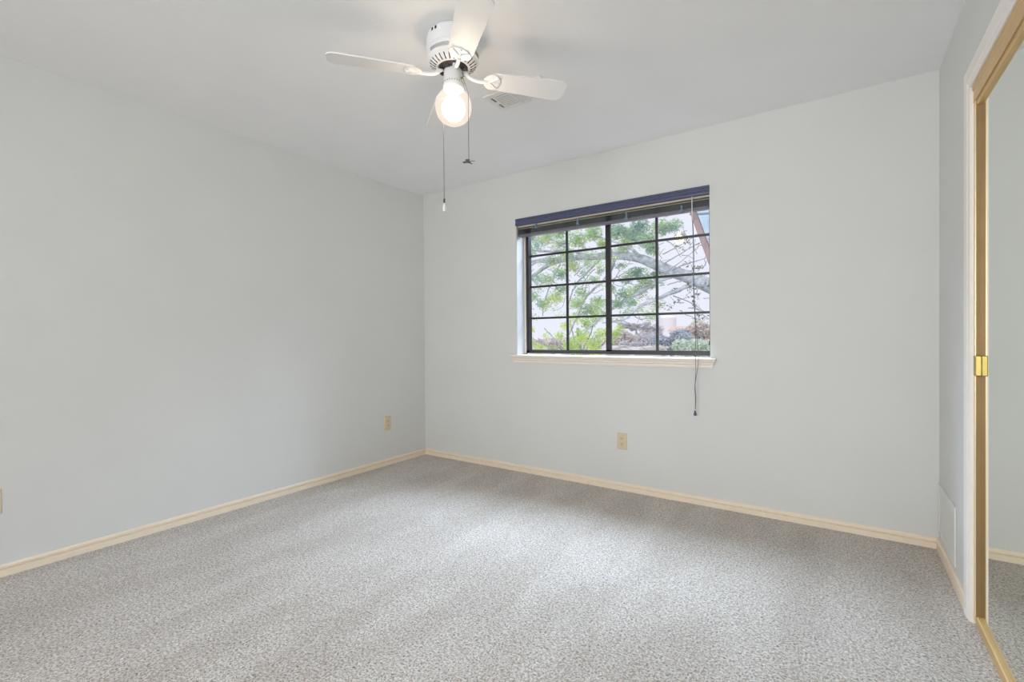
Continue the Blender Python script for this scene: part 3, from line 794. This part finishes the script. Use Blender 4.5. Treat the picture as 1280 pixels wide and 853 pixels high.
# yellow-green younger tree just beyond, lower left of the window
yt = empty('young_tree', (at(725, 430, 9.6).x, 9.6, GZ), 'bright yellow-green young treetop in the lower left window panes', 'tree')
bm = bmesh.new(); b0 = Vector((at(725, 430, 9.6).x, 9.6, GZ))
tube(bm, catmull([b0, b0 + Vector((.1, 0, 2)), at(724, 445, 9.6), at(722, 410, 9.6)], 5), [.11] * 8 + [.07] * 4 + [.03] * 4, 8)
for x, y in ((664, 422), (690, 428), (712, 400), (745, 398), (765, 420), (742, 420), (680, 410)):
    branch(bm, [at(724, 448, 9.6), at((x + 724) / 2, (y + 448) / 2 + 3, 9.7), at(x, y, 9.6 + random.uniform(-.4, .4))], .03, .01, .01)
lobj('stem', bm, M_bark, yt)
bm = bmesh.new()
for (x, y, r, n) in ((662, 428, 10, 120), (675, 434, 11, 130), (664, 412, 8, 50), (690, 437, 10, 120), (684, 420, 8, 45), (700, 420, 9, 90), (714, 432, 14, 300), (728, 420, 14, 300), (742, 432, 14, 300),
                     (752, 418, 12, 220), (735, 404, 13, 230), (720, 398, 12, 180), (745, 396, 11, 150), (708, 408, 10, 110), (768, 418, 8, 110), (774, 410, 7, 70), (764, 428, 6, 50), (720, 442, 13, 200),
                     (745, 446, 12, 180), (670, 446, 14, 160), (694, 450, 12, 140)):
    leaves(bm, at(x, y, 9.6 + random.uniform(-.5, .5)), r * 1.2 * 9.6 / 740, int(n * 1.25), .031, (1, .8, .8), .1)
lobj('foliage', bm, M_leaf2, yt)

# porch roof corner with a knee brace at the upper right
pp = empty('porch_frame', (-.60, 5.0, GZ), 'porch corner outside with a red-brown diagonal brace under blue-grey boards, upper right of the window', 'porch')
def slab(bm, pts, thick):
    f = [bm.verts.new(p) for p in pts]; g = [bm.verts.new(p + Vector((0, thick, 0))) for p in pts]
    bm.faces.new(f); bm.faces.new(g); n = len(pts)
    for i in range(n): bm.faces.new((f[i], f[(i + 1) % n], g[(i + 1) % n], g[i]))
bm = bmesh.new(); slab(bm, [at(860.5, 262, 4.95), at(868.5, 262, 4.95), at(928, 420, 4.95), at(919, 420, 4.95)], .07)
lobj('knee_brace', bm, M_brace, pp, bevel=.004)
bm = bmesh.new()
yB = 5.08
for q in (((861, 236), (930, 214), (930, 262), (861, 268)), ((871, 268), (930, 258), (930, 293), (884, 299))):
    slab(bm, [at(x, y, yB) for x, y in q], .10); yB += .14
lobj('beam_boards', bm, M_soffit, pp, bevel=.004)
bm = bmesh.new(); q = at(925, 367, 4.96); box(bm, q.x - .06, q.x + .09, 4.96, 5.1, GZ, at(930, 240, 5.0).z); lobj('post', bm, M_brace, pp)

# hillside ground
bm = bmesh.new()
nx, ny = 40, 40
grid = {}
for i in range(nx + 1):
    for j in range(ny + 1):
        x = -140 + 240 * i / nx; y = 3.9 + 130 * (j / ny) ** 1.5
        z = GZ + max(0, (y - 30)) * .040 + noise.noise(Vector((x * .05, y * .05, 0))) * min(1.2, max(0, y - 12) * .05)
        grid[i, j] = bm.verts.new((x, y, z))
for i in range(nx):
    for j in range(ny): bm.faces.new((grid[i, j], grid[i + 1, j], grid[i + 1, j + 1], grid[i, j + 1]))
struct('ground', bm, M_ground, smooth=True)

# distant things
def dist_tree(name, px, py, Y, wpx, hpx, mi, n, label, cat='tree', size=.3, group=None):
    c = at(px, py, Y); sx = wpx / FPX * Y * 1.17 / 2; sz = hpx / FPX * Y * 1.17 / 2
    gz = GZ + max(0, (Y - 30)) * .040
    root = empty(name, (c.x, Y, gz), label, cat, group)
    bm = bmesh.new()
    tube(bm, [(c.x, Y, gz - .8), (c.x + .1, Y, (gz + c.z) / 2), (c.x, Y, c.z + sz * .4)], [.3, .24, .1], 8)
    for k in range(5):
        a = 2 * PI * k / 5; tube(bm, [(c.x, Y, c.z - sz * .7), (c.x + sx * .6 * math.cos(a), Y + sx * .5 * math.sin(a), c.z + sz * random.uniform(-.1, .5))], [.12, .05], 6)
    lobj('trunk', bm, M_bark, root)
    bm = bmesh.new()
    m = 9
    for k in range(m):
        q = Vector((c.x + sx * random.uniform(-.7, .7), Y + sx * random.uniform(-.6, .6), c.z + sz * random.uniform(-.75, .45)))
        leaves(bm, q, min(sx, sz) * random.uniform(.45, .75), int(n * 2.2) // m, size * .62, (1.25, 1, .9), .2)
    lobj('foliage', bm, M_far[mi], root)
    return root
G = 'distant trees on the hillside'
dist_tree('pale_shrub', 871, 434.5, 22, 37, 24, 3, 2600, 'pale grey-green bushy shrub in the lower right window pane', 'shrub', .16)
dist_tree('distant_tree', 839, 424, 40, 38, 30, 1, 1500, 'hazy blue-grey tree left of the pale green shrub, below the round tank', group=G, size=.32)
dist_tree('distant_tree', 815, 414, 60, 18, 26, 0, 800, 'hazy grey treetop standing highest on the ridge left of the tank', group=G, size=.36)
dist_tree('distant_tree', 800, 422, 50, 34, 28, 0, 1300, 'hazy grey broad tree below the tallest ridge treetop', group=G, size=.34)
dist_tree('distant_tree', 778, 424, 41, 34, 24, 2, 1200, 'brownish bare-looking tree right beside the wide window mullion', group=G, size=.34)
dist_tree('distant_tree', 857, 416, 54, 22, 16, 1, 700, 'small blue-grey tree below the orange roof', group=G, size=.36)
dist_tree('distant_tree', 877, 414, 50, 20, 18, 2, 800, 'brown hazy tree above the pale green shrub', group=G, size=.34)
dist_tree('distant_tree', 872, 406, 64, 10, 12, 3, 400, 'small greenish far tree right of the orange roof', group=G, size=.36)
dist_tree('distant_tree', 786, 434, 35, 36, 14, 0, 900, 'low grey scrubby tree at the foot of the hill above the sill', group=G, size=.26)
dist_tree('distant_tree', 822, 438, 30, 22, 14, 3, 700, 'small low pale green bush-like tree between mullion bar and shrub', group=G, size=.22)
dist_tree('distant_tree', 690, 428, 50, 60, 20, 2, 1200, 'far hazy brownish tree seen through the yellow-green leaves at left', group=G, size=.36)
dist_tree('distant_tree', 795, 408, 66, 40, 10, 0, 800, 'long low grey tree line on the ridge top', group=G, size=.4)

# round water tank
tc_ = at(833.5, 402, 75); rt_ = 13.7 / FPX * 75 * 1.13 / 1.0 * .72
gz = GZ + 45 * .04
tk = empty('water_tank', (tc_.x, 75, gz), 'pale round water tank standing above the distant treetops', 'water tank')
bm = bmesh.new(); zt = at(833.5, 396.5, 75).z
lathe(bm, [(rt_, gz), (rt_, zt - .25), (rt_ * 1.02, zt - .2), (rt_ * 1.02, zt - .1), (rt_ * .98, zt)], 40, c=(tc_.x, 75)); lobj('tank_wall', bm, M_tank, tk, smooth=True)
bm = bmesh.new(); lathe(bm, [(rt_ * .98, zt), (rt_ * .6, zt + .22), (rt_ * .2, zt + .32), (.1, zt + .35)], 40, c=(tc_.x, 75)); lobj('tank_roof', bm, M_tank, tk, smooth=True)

def house(px, py, Y, wpx, hpx, roof, label):
    c = at(px, py, Y); wx = wpx / FPX * Y * 1.15; hh = hpx / FPX * Y * 1.15
    gz = GZ + max(0, (Y - 30)) * .040 - .5
    root = empty('house', (c.x, Y, gz), label, 'house', 'houses on the hillside')
    bm = bmesh.new(); box(bm, c.x - wx / 2, c.x + wx / 2, Y - 2.2, Y + 2.2, gz, c.z); lobj('wall', bm, M_house, root)
    bm = bmesh.new(); e = .35
    sweep(bm, [(-2.5, 0), (2.5, 0), (2.5, .12), (0, hh), (-2.5, .12)], (c.x - wx / 2 - e, Y, c.z), (c.x + wx / 2 + e, Y, c.z), (0, 1, 0)); lobj('roof', bm, roof, root)
    bm = bmesh.new()
    for t in (-.3, .05, .33): box(bm, c.x + wx * t - .4, c.x + wx * t + .4, Y - 2.24, Y - 2.2, c.z - 1.5, c.z - .5)
    lobj('windows', bm, M_ventin, root)
house(856, 414.5, 58, 17, 5.5, M_roof, 'distant house with an orange tiled roof right of the tank')
house(764, 438, 28, 22, 6.0, M_roofg, 'pale distant house low beside the wide mullion')
house(808, 437, 26, 6, 3.0, M_roofg, 'tiny white distant house low in the middle right pane')
